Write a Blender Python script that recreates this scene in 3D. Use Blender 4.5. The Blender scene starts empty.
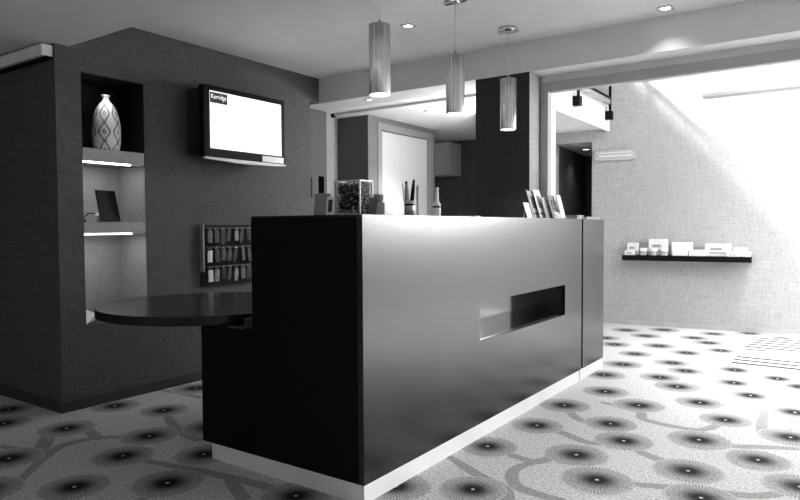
import bpy, bmesh, math, random
from mathutils import Vector, Matrix
random.seed(7)
scene = bpy.context.scene
COL = scene.collection
PI = math.pi

# ------------------------------------------------------------------ materials
def new_mat(name):
    m = bpy.data.materials.new(name); m.use_nodes = True
    nt = m.node_tree; b = nt.nodes['Principled BSDF']
    return m, nt, b
def grey(v): return (v, v, v, 1)
def mat(name, v, rough=.5, metal=0.0, spec=.5, emit=0, bump=0, bscale=200, var=0, vscale=6, trans=0, ior=1.45):
    m, nt, b = new_mat(name)
    b.inputs['Base Color'].default_value = grey(v)
    b.inputs['Roughness'].default_value = rough
    b.inputs['Metallic'].default_value = metal
    b.inputs['Specular IOR Level'].default_value = spec
    b.inputs['IOR'].default_value = ior
    if trans: b.inputs['Transmission Weight'].default_value = trans
    if emit:
        b.inputs['Emission Color'].default_value = grey(1); b.inputs['Emission Strength'].default_value = emit
    tc = nt.nodes.new('ShaderNodeTexCoord')
    if bump:
        n = nt.nodes.new('ShaderNodeTexNoise'); n.inputs['Scale'].default_value = bscale; n.inputs['Detail'].default_value = 3
        bp = nt.nodes.new('ShaderNodeBump'); bp.inputs['Strength'].default_value = bump; bp.inputs['Distance'].default_value = .002
        nt.links.new(tc.outputs['Object'], n.inputs['Vector']); nt.links.new(n.outputs['Fac'], bp.inputs['Height'])
        nt.links.new(bp.outputs['Normal'], b.inputs['Normal'])
    if var:
        n = nt.nodes.new('ShaderNodeTexNoise'); n.inputs['Scale'].default_value = vscale; n.inputs['Detail'].default_value = 4
        mr = nt.nodes.new('ShaderNodeMapRange')
        mr.inputs['From Min'].default_value = .3; mr.inputs['From Max'].default_value = .7
        mr.inputs['To Min'].default_value = v * (1 - var); mr.inputs['To Max'].default_value = v * (1 + var)
        nt.links.new(tc.outputs['Object'], n.inputs['Vector']); nt.links.new(n.outputs['Fac'], mr.inputs['Value'])
        nt.links.new(mr.outputs['Result'], b.inputs['Base Color'])
    return m
def math_node(nt, op, a, b=None, c=None):
    n = nt.nodes.new('ShaderNodeMath'); n.operation = op
    for i, x in enumerate((a, b, c)):
        if x is None: continue
        if isinstance(x, (int, float)): n.inputs[i].default_value = x
        else: nt.links.new(x, n.inputs[i])
    return n.outputs[0]
def woven(name, v, amp, rough=.75, fine=1.0, spec=.3):
    """fabric-like wall covering: stretched noises crossing each other"""
    m, nt, b = new_mat(name)
    tc = nt.nodes.new('ShaderNodeTexCoord')
    outs = []
    for sc in ((9, 9, 170), (150, 150, 9), (55, 55, 60)):
        mp = nt.nodes.new('ShaderNodeMapping'); mp.inputs['Scale'].default_value = [s * fine for s in sc]
        n = nt.nodes.new('ShaderNodeTexNoise'); n.inputs['Scale'].default_value = 1; n.inputs['Detail'].default_value = 2
        nt.links.new(tc.outputs['Object'], mp.inputs['Vector']); nt.links.new(mp.outputs['Vector'], n.inputs['Vector'])
        outs.append(n.outputs['Fac'])
    s = math_node(nt, 'ADD', outs[0], outs[1]); s = math_node(nt, 'ADD', s, outs[2]); s = math_node(nt, 'MULTIPLY', s, 1 / 3)
    mr = nt.nodes.new('ShaderNodeMapRange')
    mr.inputs['From Min'].default_value = .36; mr.inputs['From Max'].default_value = .64
    mr.inputs['To Min'].default_value = v * (1 - amp); mr.inputs['To Max'].default_value = v * (1 + amp)
    nt.links.new(s, mr.inputs['Value']); nt.links.new(mr.outputs['Result'], b.inputs['Base Color'])
    bp = nt.nodes.new('ShaderNodeBump'); bp.inputs['Strength'].default_value = .35; bp.inputs['Distance'].default_value = .002
    nt.links.new(s, bp.inputs['Height']); nt.links.new(bp.outputs['Normal'], b.inputs['Normal'])
    b.inputs['Roughness'].default_value = rough; b.inputs['Specular IOR Level'].default_value = spec
    return m
def carpet(name, base, kind='base'):
    """carpet pile; 'motif' = radial daisy print from polar UVs, 'stem' = flat darker print"""
    m, nt, b = new_mat(name)
    tc = nt.nodes.new('ShaderNodeTexCoord')
    n = nt.nodes.new('ShaderNodeTexNoise'); n.inputs['Scale'].default_value = 75; n.inputs['Detail'].default_value = 5; n.inputs['Roughness'].default_value = .7
    nt.links.new(tc.outputs['Object'], n.inputs['Vector'])
    mr = nt.nodes.new('ShaderNodeMapRange'); mr.inputs['From Min'].default_value = .3; mr.inputs['From Max'].default_value = .7
    mr.inputs['To Min'].default_value = base * .45; mr.inputs['To Max'].default_value = base * 1.5
    nt.links.new(n.outputs['Fac'], mr.inputs['Value'])
    col = mr.outputs['Result']
    if kind == 'stem':
        col = math_node(nt, 'MULTIPLY', col, .58)
    if kind == 'motif':
        uv = nt.nodes.new('ShaderNodeSeparateXYZ'); nt.links.new(tc.outputs['UV'], uv.inputs[0])
        x = math_node(nt, 'SUBTRACT', uv.outputs[0], .5); y = math_node(nt, 'SUBTRACT', uv.outputs[1], .5)
        r = math_node(nt, 'MULTIPLY', math_node(nt, 'SQRT', math_node(nt, 'ADD', math_node(nt, 'MULTIPLY', x, x), math_node(nt, 'MULTIPLY', y, y))), 2)
        th = math_node(nt, 'ARCTAN2', y, x)
        spk = math_node(nt, 'SINE', math_node(nt, 'MULTIPLY', th, 60))
        # radial fade of the print
        fade = nt.nodes.new('ShaderNodeMapRange'); fade.interpolation_type = 'SMOOTHSTEP'
        fade.inputs['From Min'].default_value = .16; fade.inputs['From Max'].default_value = .68
        fade.inputs['To Min'].default_value = .975; fade.inputs['To Max'].default_value = .52
        nt.links.new(r, fade.inputs['Value'])
        # spokes grow thinner towards the rim
        lim = nt.nodes.new('ShaderNodeMapRange'); lim.inputs['From Min'].default_value = .55; lim.inputs['From Max'].default_value = 1.0
        lim.inputs['To Min'].default_value = -1.1; lim.inputs['To Max'].default_value = .25
        nt.links.new(r, lim.inputs['Value'])
        on = math_node(nt, 'GREATER_THAN', spk, lim.outputs['Result'])
        solid = math_node(nt, 'LESS_THAN', r, .93)
        on = math_node(nt, 'ADD', math_node(nt, 'MULTIPLY', on, .72), math_node(nt, 'MULTIPLY', solid, .28))
        dot = math_node(nt, 'GREATER_THAN', r, .055)
        ink = math_node(nt, 'MULTIPLY', math_node(nt, 'MULTIPLY', fade.outputs['Result'], on), dot)
        inv = math_node(nt, 'SUBTRACT', 1.0, ink)
        col = math_node(nt, 'MULTIPLY', col, inv)
    nt.links.new(col, b.inputs['Base Color'])
    bp = nt.nodes.new('ShaderNodeBump'); bp.inputs['Strength'].default_value = .5; bp.inputs['Distance'].default_value = .004
    nt.links.new(n.outputs['Fac'], bp.inputs['Height']); nt.links.new(bp.outputs['Normal'], b.inputs['Normal'])
    b.inputs['Roughness'].default_value = .95; b.inputs['Specular IOR Level'].default_value = .1
    return m
def brushed(name, v, rough, metal, zs=2, xs=60, spec=.5):
    m, nt, b = new_mat(name)
    tc = nt.nodes.new('ShaderNodeTexCoord'); mp = nt.nodes.new('ShaderNodeMapping'); mp.inputs['Scale'].default_value = (xs, xs, zs)
    n = nt.nodes.new('ShaderNodeTexNoise'); n.inputs['Scale'].default_value = 1; n.inputs['Detail'].default_value = 3
    nt.links.new(tc.outputs['Object'], mp.inputs['Vector']); nt.links.new(mp.outputs['Vector'], n.inputs['Vector'])
    mr = nt.nodes.new('ShaderNodeMapRange'); mr.inputs['From Min'].default_value = .3; mr.inputs['From Max'].default_value = .7
    mr.inputs['To Min'].default_value = v * .62; mr.inputs['To Max'].default_value = v * 1.2
    nt.links.new(n.outputs['Fac'], mr.inputs['Value']); nt.links.new(mr.outputs['Result'], b.inputs['Base Color'])
    mr2 = nt.nodes.new('ShaderNodeMapRange'); mr2.inputs['To Min'].default_value = rough * .8; mr2.inputs['To Max'].default_value = rough * 1.2
    nt.links.new(n.outputs['Fac'], mr2.inputs['Value']); nt.links.new(mr2.outputs['Result'], b.inputs['Roughness'])
    b.inputs['Metallic'].default_value = metal; b.inputs['Specular IOR Level'].default_value = spec
    return m

M = {}
M['ceil'] = mat('ceiling_paint', .74, .9, spec=.2, bump=.1, bscale=90, var=.03)
M['soffit'] = mat('soffit_paint', .72, .9, spec=.2, bump=.1, bscale=90, var=.03)
M['darkwall'] = woven('charcoal_wall_fabric', .085, .32)
M['blackwall'] = woven('black_pillar_fabric', .035, .3)
M['lightwall'] = woven('pale_wall_fabric', .40, .2, fine=.8)
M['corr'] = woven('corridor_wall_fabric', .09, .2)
M['shadedend'] = woven('shaded_end_wall_fabric', .10, .15)
M['recesswall'] = woven('recess_wall_fabric', .10, .15)
M['midwall'] = woven('grey_wall_fabric', .14, .15)
M['white'] = mat('white_paint', .8, .6, var=.03)
M['whiteceil'] = mat('white_ceiling_paint', .92, .8, var=.02)
M['whitegloss'] = mat('white_plinth_laminate', .82, .3, var=.02)
M['skirt'] = mat('dark_skirting', .035, .5, var=.2)
M['skirt_light'] = mat('grey_skirting', .42, .5, var=.1)
M['counter'] = mat('dark_satin_laminate', .002, .24, var=.3, vscale=5)
M['counter'].node_tree.nodes['Principled BSDF'].inputs['IOR'].default_value = 1.78
M['counterblack'] = mat('black_laminate', .004, .5, spec=.12, var=.2)
M['tabletop'] = mat('black_polished_top', .010, .24, spec=.5, bump=.02, bscale=40)
M['alu'] = brushed('ribbed_aluminium', .8, .27, 1.0, zs=0, xs=70)
M['alu_matt'] = mat('matt_aluminium', .45, .45, metal=.6, var=.06)
M['frame'] = mat('grey_powdercoat', .42, .5, var=.05)
M['black'] = mat('black_plastic', .004, .5, var=.2, spec=.12)
M['blackmatt'] = mat('matt_black', .008, .8, var=.2)
M['glowlamp'] = mat('lamp_glow', .9, .5, emit=5)
M['glowtv'] = mat('screen_glow', .1, .5, emit=1.3)
M['glowstrip'] = mat('strip_light_glow', .9, .5, emit=9)
M['carpet'] = carpet('carpet_pile', .50)
M['motif'] = carpet('carpet_daisy_print', .50, 'motif')
M['stem'] = carpet('carpet_stem_print', .50, 'stem')
M['paper'] = mat('white_paper', .85, .7, var=.04)
M['paper2'] = mat('grey_paper', .35, .6, var=.3, vscale=40)
M['cardgrey'] = mat('grey_card', .22, .6, var=.08, vscale=20)
M['foldergrey'] = mat('folder_grey', .3, .6, var=.05)
M['glass'] = mat('clear_glass', .97, .0, trans=1, ior=1.15)
M['niche'] = woven('niche_lining', .42, .15)
M['nicheunlit'] = mat('unlit_niche_lining', .006, .8, var=.2)
M['chrome'] = mat('chrome', .8, .15, metal=1)
M['door'] = mat('pale_door_paint', .62, .45, var=.02)
M['doorframe'] = mat('grey_door_frame', .24, .5, var=.03)
M['cabinet'] = mat('grey_cabinet', .42, .5, var=.06)
M['kitchen'] = mat('dark_kitchen_wall', .11, .7, var=.25, vscale=8)
M['inkdark'] = mat('dark_ink', .04, .6, var=.3, vscale=60)
M['inkmid2'] = mat('slate_print', .1, .6, var=.5, vscale=70)
M['inkmid'] = mat('grey_ink', .3, .6, var=.2, vscale=60)

# ------------------------------------------------------------------ geometry helpers
def bm_box(bm, x0, x1, y0, y1, z0, z1, mi=0, mtx=None):
    vs = [bm.verts.new(Vector((x, y, z))) for x in (x0, x1) for y in (y0, y1) for z in (z0, z1)]
    if mtx is not None:
        for v in vs: v.co = mtx @ v.co
    for q in ((0, 1, 3, 2), (4, 6, 7, 5), (0, 4, 5, 1), (2, 3, 7, 6), (0, 2, 6, 4), (1, 5, 7, 3)):
        f = bm.faces.new([vs[i] for i in q]); f.material_index = mi
    return vs
def bm_lathe(bm, prof, n=32, c=(0, 0, 0), mi=0, smooth=True, flute=0, nf=0):
    rings = []
    for r, z in prof:
        if r < 1e-6: rings.append([bm.verts.new((c[0], c[1], c[2] + z))])
        else:
            ring = []
            for i in range(n):
                a = 2 * PI * i / n; rr = r * (1 + flute * math.cos(nf * a)) if flute else r
                ring.append(bm.verts.new((c[0] + rr * math.cos(a), c[1] + rr * math.sin(a), c[2] + z)))
            rings.append(ring)
    for a, b in zip(rings, rings[1:]):
        for i in range(n):
            j = (i + 1) % n
            if len(a) == 1 and len(b) == 1: continue
            if len(a) == 1: f = bm.faces.new((a[0], b[j], b[i])[::-1])
            elif len(b) == 1: f = bm.faces.new((a[i], a[j], b[0]))
            else: f = bm.faces.new((a[i], a[j], b[j], b[i]))
            f.material_index = mi; f.smooth = smooth
def bm_tube(bm, pts, r, n=8, mi=0):
    pts = [Vector(p) for p in pts]; rings = []
    for k, p in enumerate(pts):
        d = (pts[min(k + 1, len(pts) - 1)] - pts[max(k - 1, 0)]).normalized()
        u = d.orthogonal().normalized() if abs(d.z) > .9 else d.cross(Vector((0, 0, 1))).normalized()
        w = d.cross(u).normalized()
        rr = r[k] if isinstance(r, (list, tuple)) else r
        rings.append([bm.verts.new(p + (u * math.cos(2 * PI * i / n) + w * math.sin(2 * PI * i / n)) * rr) for i in range(n)])
    for a, b in zip(rings, rings[1:]):
        for i in range(n):
            f = bm.faces.new((a[i], a[(i + 1) % n], b[(i + 1) % n], b[i])); f.material_index = mi; f.smooth = True
    bm.faces.new(rings[0][::-1]).material_index = mi; bm.faces.new(rings[-1]).material_index = mi
def bm_prism(bm, outline, z0, z1, mi=0):
    lo = [bm.verts.new((x, y, z0)) for x, y in outline]; hi = [bm.verts.new((x, y, z1)) for x, y in outline]
    n = len(outline)
    bm.faces.new(lo[::-1]).material_index = mi; bm.faces.new(hi).material_index = mi
    for i in range(n): bm.faces.new((lo[i], lo[(i + 1) % n], hi[(i + 1) % n], hi[i])).material_index = mi
def obj(name, bm, mats, parent=None, bevel=0, seg=2, loc=None):
    bmesh.ops.recalc_face_normals(bm, faces=bm.faces[:])
    me = bpy.data.meshes.new(name); bm.to_mesh(me); bm.free()
    for m in (mats if isinstance(mats, (list, tuple)) else [mats]): me.materials.append(m)
    o = bpy.data.objects.new(name, me); COL.objects.link(o)
    if loc: o.location = loc
    if parent: o.parent = parent
    if bevel:
        md = o.modifiers.new('bevel', 'BEVEL'); md.width = bevel; md.segments = seg; md.limit_method = 'ANGLE'
    return o
def box(name, dims, m, parent=None, bevel=0, mtx=None):
    bm = bmesh.new(); bm_box(bm, *dims, mtx=mtx); return obj(name, bm, m, parent, bevel)
def tag(o, label, cat, group=None):
    o['label'] = label; o['category'] = cat
    if group: o['group'] = group
    return o
def thing(name, label, cat, loc=(0, 0, 0), rz=0, group=None):
    o = bpy.data.objects.new(name, None); COL.objects.link(o); o.empty_display_size = .05
    o.location = loc; o.rotation_euler = (0, 0, rz)
    return tag(o, label, cat, group)
def struct(o): o['kind'] = 'structure'; return o
def sbox(name, dims, m, bevel=0, mtx=None): return struct(box(name, dims, m, None, bevel, mtx))
def dup(root, loc, rz=None, label=None):
    r = root.copy(); COL.objects.link(r); r.location = loc
    if rz is not None: r.rotation_euler = (0, 0, rz)
    if label: r['label'] = label
    for ch in list(root.children):
        c = ch.copy(); COL.objects.link(c); c.parent = r
        for g in ch.children:
            d = g.copy(); COL.objects.link(d); d.parent = c
    return r

# ------------------------------------------------------------------ key dimensions (metres)
XW = -4.187          # charcoal wall plane
YL = 2.159           # left return wall / counter end plane
YS = 4.669           # soffit face
ZC, ZS = 2.623, 2.387
XF = -1.697          # counter front plane

# ------------------------------------------------------------------ setting
# floor with its printed carpet
bm = bmesh.new()
uvl = bm.loops.layers.uv.new('UVMap')
f = bm.faces.new([bm.verts.new(p) for p in ((-7, -3.5, 0), (3.2, -3.5, 0), (3.2, 10.2, 0), (-7, 10.2, 0))]); f.material_index = 0
motifs = [(-2.084, 7.545), (-1.727, 7.794), (-1.208, 7.801), (-.881, 8.054), (-1.799, 7.26), (-1.333, 7.412), (-1.156, 7.173), (-2.127, 6.895),
 (-1.929, 6.567), (-1.536, 6.725), (-1.625, 6.181), (-1.232, 6.497), (-.986, 6.794), (-.56, 7.865), (-1.587, 5.653), (-1.246, 5.952),
 (-1.084, 5.683), (-.756, 5.945), (-.438, 5.788), (-1.207, 5.326), (-1.029, 5.091), (-.699, 5.448), (-.272, 5.584), (-1.428, 4.65),
 (-.549, 5.103), (-1.132, 4.413), (-.809, 4.712), (-.264, 4.798), (-1.60, 5.172), (-1.167, 3.902), (-1.012, 3.631), (-.669, 3.882),
 (-.605, 4.376), (-.251, 4.215), (-.627, 3.357), (-.362, 3.716), (-.958, 2.997), (-.164, 3.436), (-.515, 3.053), (-1.544, 4.138),
 (-1.524, 3.626), (-1.60, 3.127), (-1.154, 3.269), (-1.39, 2.571), (-1.702, 2.40), (-3.84, 2.0), (-4.264, 1.835), (-3.589, 1.564),
 (-2.936, 1.559), (-3.125, 1.921), (-3.245, 1.30), (-3.685, 2.563), (-3.3, 2.196), (-3.138, 2.5), (-2.788, 2.176), (-2.615, 1.83),
 (-4.056, 2.443), (-4.571, 2.0), (-4.0, 3.058), (-2.011, 2.065)]
far = motifs[:]
rnd = random.Random(3)
for _ in range(2600):
    p = (rnd.uniform(-6.2, 3.0), rnd.uniform(-3.3, 7.9))
    # only outside what the listed print covers
    inside_view = p[1] > 1.2 and (-p[0]) < 1.75 * p[1] + .6 and p[0] < .02 * p[1] + .0 and p[0] > -5
    if inside_view: continue
    if all((p[0] - q[0]) ** 2 + (p[1] - q[1]) ** 2 > .36 ** 2 for q in motifs): motifs.append(p)
R0 = .163
for k, (mx, my) in enumerate(motifs):
    r = R0 * (1 + .05 * math.sin(k * 2.3))
    n = 40; z = .0012 + .00001 * (k % 7)
    vs = [bm.verts.new((mx + r * math.cos(2 * PI * i / n), my + r * math.sin(2 * PI * i / n), z)) for i in range(n)]
    f = bm.faces.new(vs); f.material_index = 1
    for i, l in enumerate(f.loops): l[uvl].uv = (.5 + .5 * math.cos(2 * PI * i / n), .5 + .5 * math.sin(2 * PI * i / n))
stems = [[(-3.173, 1.4), (-3.443, 1.671), (-3.544, 1.807), (-3.557, 1.898), (-3.506, 2.015), (-3.402, 2.106)],
 [(-3.772, 2.082), (-3.52, 2.006)], [(-3.655, 2.541), (-3.257, 2.358), (-2.984, 2.304)],
 [(-2.997, 1.937), (-2.613, 2.014), (-2.237, 2.06), (-1.988, 2.067)], [(-2.428, 2.033), (-2.168, 1.907)], [(-2.554, 1.65), (-2.615, 1.877)],
 [(-1.70, 2.88), (-1.452, 2.737), (-1.267, 2.648), (-1.184, 2.5)], [(-1.641, 3.128), (-1.38, 3.063), (-1.293, 3.053), (-1.236, 3.178), (-1.156, 3.268)],
 [(-1.293, 3.053), (-1.336, 2.894), (-1.253, 2.726), (-1.114, 2.686), (-1.0, 2.685)], [(-1.52, 3.617), (-1.364, 3.585), (-1.157, 3.494), (-1.016, 3.629)],
 [(-1.542, 4.124), (-1.347, 3.878), (-1.169, 3.9)], [(-1.016, 3.629), (-.891, 3.501), (-.775, 3.437), (-.627, 3.357)],
 [(-.958, 2.997), (-.775, 3.05), (-.575, 3.13), (-.304, 3.221), (-.164, 3.436)], [(-.669, 3.882), (-.512, 3.869), (-.375, 3.942), (-.196, 4.025)],
 [(-1.374, 4.355), (-1.092, 4.258), (-1.015, 4.101), (-.698, 4.077), (-.608, 4.374)], [(-.428, 4.757), (-.39, 4.24), (-.254, 4.224)],
 [(-3.838, 1.628), (-3.599, 1.675), (-3.485, 1.697)], [(-4.18, 3.244), (-3.662, 3.05), (-3.369, 2.932)], [(-4.17, 2.865), (-4.036, 2.902), (-3.733, 2.904)],
 [(-3.916, 1.893), (-3.80, 1.87), (-3.62, 1.75), (-3.431, 1.645)]]
for si, s in enumerate(stems):
    P = [Vector((a, b, .0006 + .00002 * si)) for a, b in s]
    # smooth the polyline
    Q = []
    for i in range(len(P) - 1):
        p0, p1, p2, p3 = P[max(i - 1, 0)], P[i], P[i + 1], P[min(i + 2, len(P) - 1)]
        for t in (0, .25, .5, .75):
            Q.append(.5 * ((2 * p1) + (p2 - p0) * t + (2 * p0 - 5 * p1 + 4 * p2 - p3) * t * t + (3 * p1 - p0 - 3 * p2 + p3) * t ** 3))
    Q.append(P[-1]); last = None
    for i, q in enumerate(Q):
        d = (Q[min(i + 1, len(Q) - 1)] - Q[max(i - 1, 0)]); d.z = 0; d.normalize()
        w = .022 + .012 * math.sin(PI * i / len(Q))
        if si == len(stems) - 1: w = .045 * math.sin(PI * (i + .3) / (len(Q) + .3))
        nrm = Vector((-d.y, d.x, 0)) * w
        pair = (bm.verts.new(q + nrm), bm.verts.new(q - nrm))
        if last: bm.faces.new((last[0], last[1], pair[1], pair[0])).material_index = 2
        last = pair
for f in bm.faces:
    f.normal_update()
    if f.normal.z < 0: f.normal_flip()
me = bpy.data.meshes.new('floor'); bm.to_mesh(me); bm.free()
for k in ('carpet', 'motif', 'stem'): me.materials.append(M[k])
fl = bpy.data.objects.new('floor', me); COL.objects.link(fl); struct(fl)

# charcoal wall with the display niche (plane X = XW)
NY0, NY1, NZ0, NZ1 = 2.328, 2.792, .552, 2.24
T = .42
bm = bmesh.new()
bm_box(bm, XW - T, XW, YL, NY0, .0, ZS)                       # pier left of niche
bm_box(bm, XW - T, XW, NY0, NY1, .0, NZ0); bm_box(bm, XW - T, XW, NY0, NY1, NZ1, ZC)
bm_box(bm, XW - T, XW, NY1, 4.544, .0, ZS); bm_box(bm, XW - T, XW, NY1, YS, ZS, ZC)
bm_box(bm, XW - T, XW - .34, NY0, NY1, NZ0, NZ1)              # niche back
bm_box(bm, -6.6, XW - T, YL, YL + .15, .0, ZS)                # return wall facing the room
bm_box(bm, XW - T, XW, YL, NY0, ZS, ZC)
struct(obj('wall_left', bm, M['darkwall']))
# niche lining (thin boards; the unlit upper compartment has its shade painted black)
bm = bmesh.new(); e = .004
bm_box(bm, XW - .34, XW - .335, NY0, NY1, NZ0, 1.65); bm_box(bm, XW - .335, XW - .003, NY0, NY0 + e, NZ0, 1.65)
bm_box(bm, XW - .335, XW - .003, NY1 - e, NY1, NZ0, 1.65)
n1 = struct(obj('trim_1', bm, M['niche']))
bm = bmesh.new()
bm_box(bm, XW - .34, XW - .335, NY0, NY1, 1.745, NZ1); bm_box(bm, XW - .335, XW - .003, NY0, NY0 + e, 1.745, NZ1)
bm_box(bm, XW - .335, XW - .003, NY1 - e, NY1, 1.745, NZ1); bm_box(bm, XW - .335, XW - .003, NY0 + e, NY1 - e, NZ1 - e, NZ1)
struct(obj('trim_2', bm, M['nicheunlit']))
# skirtings
bm = bmesh.new(); bm_box(bm, XW, XW + .014, YL - .014, 4.544, 0, .07); bm_box(bm, -6.6, XW, YL - .014, YL, 0, .07)
struct(obj('baseboard_left', bm, M['skirt']))
# ceilings
sbox('ceiling', (-7, 2.9, 2.255, YS, ZC, ZC + .1), M['ceil'])
sbox('ceiling_low', (-7, 2.9, -3.5, 2.255, ZS, ZC + .1), M['ceil'])
sbox('trim_soffit', (-7, 2.8, YS, 5.0, ZS, ZC + .1), M['soffit'])
# room's other walls (behind and right of the camera)
bm = bmesh.new()
bm_box(bm, -7.1, -4.9, -3.6, -3.5, 0, ZC); bm_box(bm, -2.9, 2.9, -3.6, -3.5, 0, ZC); bm_box(bm, -4.9, -2.9, -3.6, -3.5, 0, .9); bm_box(bm, -4.9, -2.9, -3.6, -3.5, 2.2, ZC)
struct(obj('wall_back', bm, M['darkwall']))
bm = bmesh.new()
for x in (-4.9, -3.93, -2.96): bm_box(bm, x, x + .06, -3.58, -3.52, .9, 2.2)
struct(obj('added_window_4', bm, M['frame']))  # unseen rear window, added to light the left return wall
bm = bmesh.new()
bm_box(bm, 2.8, 2.9, -3.5, .2, 0, ZC); bm_box(bm, 2.8, 2.9, 4.5, 5.1, 0, ZC); bm_box(bm, 2.8, 2.9, .2, 4.5, 0, .1); bm_box(bm, 2.8, 2.9, .2, 4.5, 2.3, ZC)
struct(obj('wall_right', bm, M['white']))
bm = bmesh.new()
for y in (.2, 1.62, 3.04, 4.44): bm_box(bm, 2.82, 2.88, y, y + .06, .1, 2.3)
struct(obj('added_window_2', bm, M['frame']))  # unseen side window, added so more light reaches the ceiling
sbox('wall_far_left', (-7.1, -7, -3.5, 9.9, 0, ZC), M['darkwall'])
# back office: recess, door block, rear wall, ceiling
OX1 = -2.5
sbox('ceiling_office', (-7, OX1, 5.0, 7.95, ZS, ZC + .1), M['whiteceil'])
bm = bmesh.new()
bm_box(bm, -4.75, -4.43, 4.56, 5.05, 0, ZS)
struct(obj('wall_recess', bm, M['recesswall']))
bm = bmesh.new()
bm_box(bm, -5.3, -4.60, 5.05, 5.43, 0, ZS)
struct(obj('wall_recess_light', bm, M['lightwall']))
bm = bmesh.new()
DY0, DY1, DZ = 5.60, 6.72, 2.33
bm_box(bm, -5.2, XW, 5.437, DY0, 0, ZS); bm_box(bm, -5.2, XW, DY1, 6.77, 0, ZS); bm_box(bm, -5.2, XW, DY0, DY1, DZ, ZS)
bm_box(bm, -5.2, XW - .09, DY0, DY1, 0, DZ)
struct(obj('wall_office', bm, M['midwall']))
struct(box('wall_office_shaded_end', (-4.60, XW - .001, 5.4345, 5.4368, 0, ZS - .001), M['shadedend']))  # darker skin paints in the shade on this end of the block
d = thing('door_1', 'pale office door in a grey frame behind the reception counter', 'door', (XW - .05, (DY0 + DY1) / 2, 0)); d['kind'] = 'structure'
hw = (DY1 - DY0) / 2
bm = bmesh.new(); bm_box(bm, -.04, .062, -hw, -hw + .075, 0, DZ); bm_box(bm, -.04, .062, hw - .075, hw, 0, DZ); bm_box(bm, -.04, .062, -hw + .075, hw - .075, DZ - .075, DZ)
obj('door_frame', bm, M['doorframe'], d, .004)
box('door_leaf', (-.035, .02, -hw + .078, hw - .078, .005, DZ - .078), M['door'], d, .002)
for hz in (.3, 1.5, 1.85): box('hinge', (.02, .032, -hw + .076, -hw + .1, hz, hz + .1), M['alu_matt'], d)
bm = bmesh.new(); bm_tube(bm, [(.02, .38, 1.05), (.06, .38, 1.05), (.06, .27, 1.05)], .009); obj('door_handle', bm, M['chrome'], d)
sbox('wall_office_back', (-7, -3.2, 7.85, 7.95, 0, ZS), M['kitchen'])
# pillar and dividers
sbox('wall_pillar', (-2.496, -2.031, YS, 4.86, 0, ZS), M['blackwall'])
struct(box('wall_pillar_lit_side', (-2.0335, -2.029, YS + .003, 4.86, 0, ZS - .002), M['lightwall']))  # paler skin: daylight falling on this side is put into its colour
bm = bmesh.new(); bm_box(bm, -2.50, -2.42, 4.86, 6.0, 0, ZS); bm_box(bm, -3.2, -2.42, 6.0, 6.08, 0, ZS); bm_box(bm, -3.2, -3.12, 6.08, 7.95, 0, ZS)
struct(obj('wall_divider', bm, M['white']))
# glazed screen frame
YF = 4.876
bm = bmesh.new(); bm_box(bm, -2.029, -1.964, YF, YF + .07, 0, 2.335); bm_box(bm, -1.964, 2.8, YF, YF + .07, 2.258, 2.335)
struct(obj('trim_screen_frame', bm, M['frame'], None, .003))
box_ = sbox('wall_screen_return', (-2.42, -1.967, YF + .074, 5.05, 0, ZC), M['white'])
sbox('wall_over_screen', (-7, 2.9, 5.0, 5.1, ZC, 4.6), M['white'])
sbox('trim_header_packer', (-2.03, 2.8, YF + .012, YF + .06, 2.3352, ZS), M['soffit'])
# atrium back wall (slightly turned), corridor opening in it
WM = Matrix.Translation((-2.489, 7.987, 0)) @ Matrix.Rotation(math.atan2(.1017, .9948), 4, 'Z')
bm = bmesh.new()
for a in ((-.145, 3.2, 0, .15, 0, 4.6), (3.2, 5.4, 0, .15, 0, 1.5), (3.2, 5.4, 0, .15, 4.1, 4.6), (-.60, -.145, 0, .15, 2.245, 4.6), (-1.3, -.60, 0, .15, 0, 4.6)):
    bm_box(bm, *a, mtx=WM)
struct(obj('wall_atrium_back', bm, M['lightwall']))
bm = bmesh.new()
bm_box(bm, -1.3, -.61, .15, 1.8, 0, 2.25, mtx=WM); bm_box(bm, -.135, .1, .15, 1.8, 0, 2.25, mtx=WM); bm_box(bm, -.61, -.135, 1.7, 1.8, 0, 2.25, mtx=WM)
struct(obj('wall_corridor', bm, M['corr']))
struct(box('ceiling_corridor', (-.61, -.135, .15, 1.7, 2.25, 2.3), M['ceil'], None, 0, WM))
bm = bmesh.new(); bm_box(bm, -.145, 5.4, -.012, 0, 0, .055, mtx=WM); struct(obj('baseboard_atrium', bm, M['skirt_light']))
# atrium beam, roof with skylight, right glazed wall
sbox('trim_atrium_beam', (-1.13, 2.8, 6.5, 6.66, 2.41, 2.95), M['white'])
bm = bmesh.new()
SK = (-3.85, 2.5, 5.3, 7.9)
bm_box(bm, -7, SK[0], 5.0, 8.6, 4.6, 4.7); bm_box(bm, SK[1], 2.9, 5.0, 8.6, 4.6, 4.7)
bm_box(bm, SK[0], SK[1], 5.0, SK[2], 4.6, 4.7); bm_box(bm, SK[0], SK[1], SK[3], 8.7, 4.6, 4.7)
struct(obj('ceiling_atrium', bm, M['white']))
bm = bmesh.new(); bm_box(bm, 2.8, 2.9, 5.1, 8.6, 0, 1.0); bm_box(bm, 2.8, 2.9, 5.1, 8.6, 4.0, 4.6)
for y in (5.1, 6.25, 7.4, 8.5): bm_box(bm, 2.8, 2.9, y, y + .08, 1.0, 4.0)
struct(obj('window_1', bm, M['frame']))
bm = bmesh.new()
for a in ((3.2, 3.26), (4.2, 4.26), (5.2, 5.26)): bm_box(bm, *a,   .03, .1, 1.5, 4.1, mtx=WM)
bm_box(bm, 3.2, 5.3, .04, .09, 2.2, 2.26, mtx=WM); struct(obj('window_3', bm, M['frame']))
sbox('wall_atrium_left', (-7, -6.9, 5.1, 8.6, ZC, 4.6), M['white'])
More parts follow.
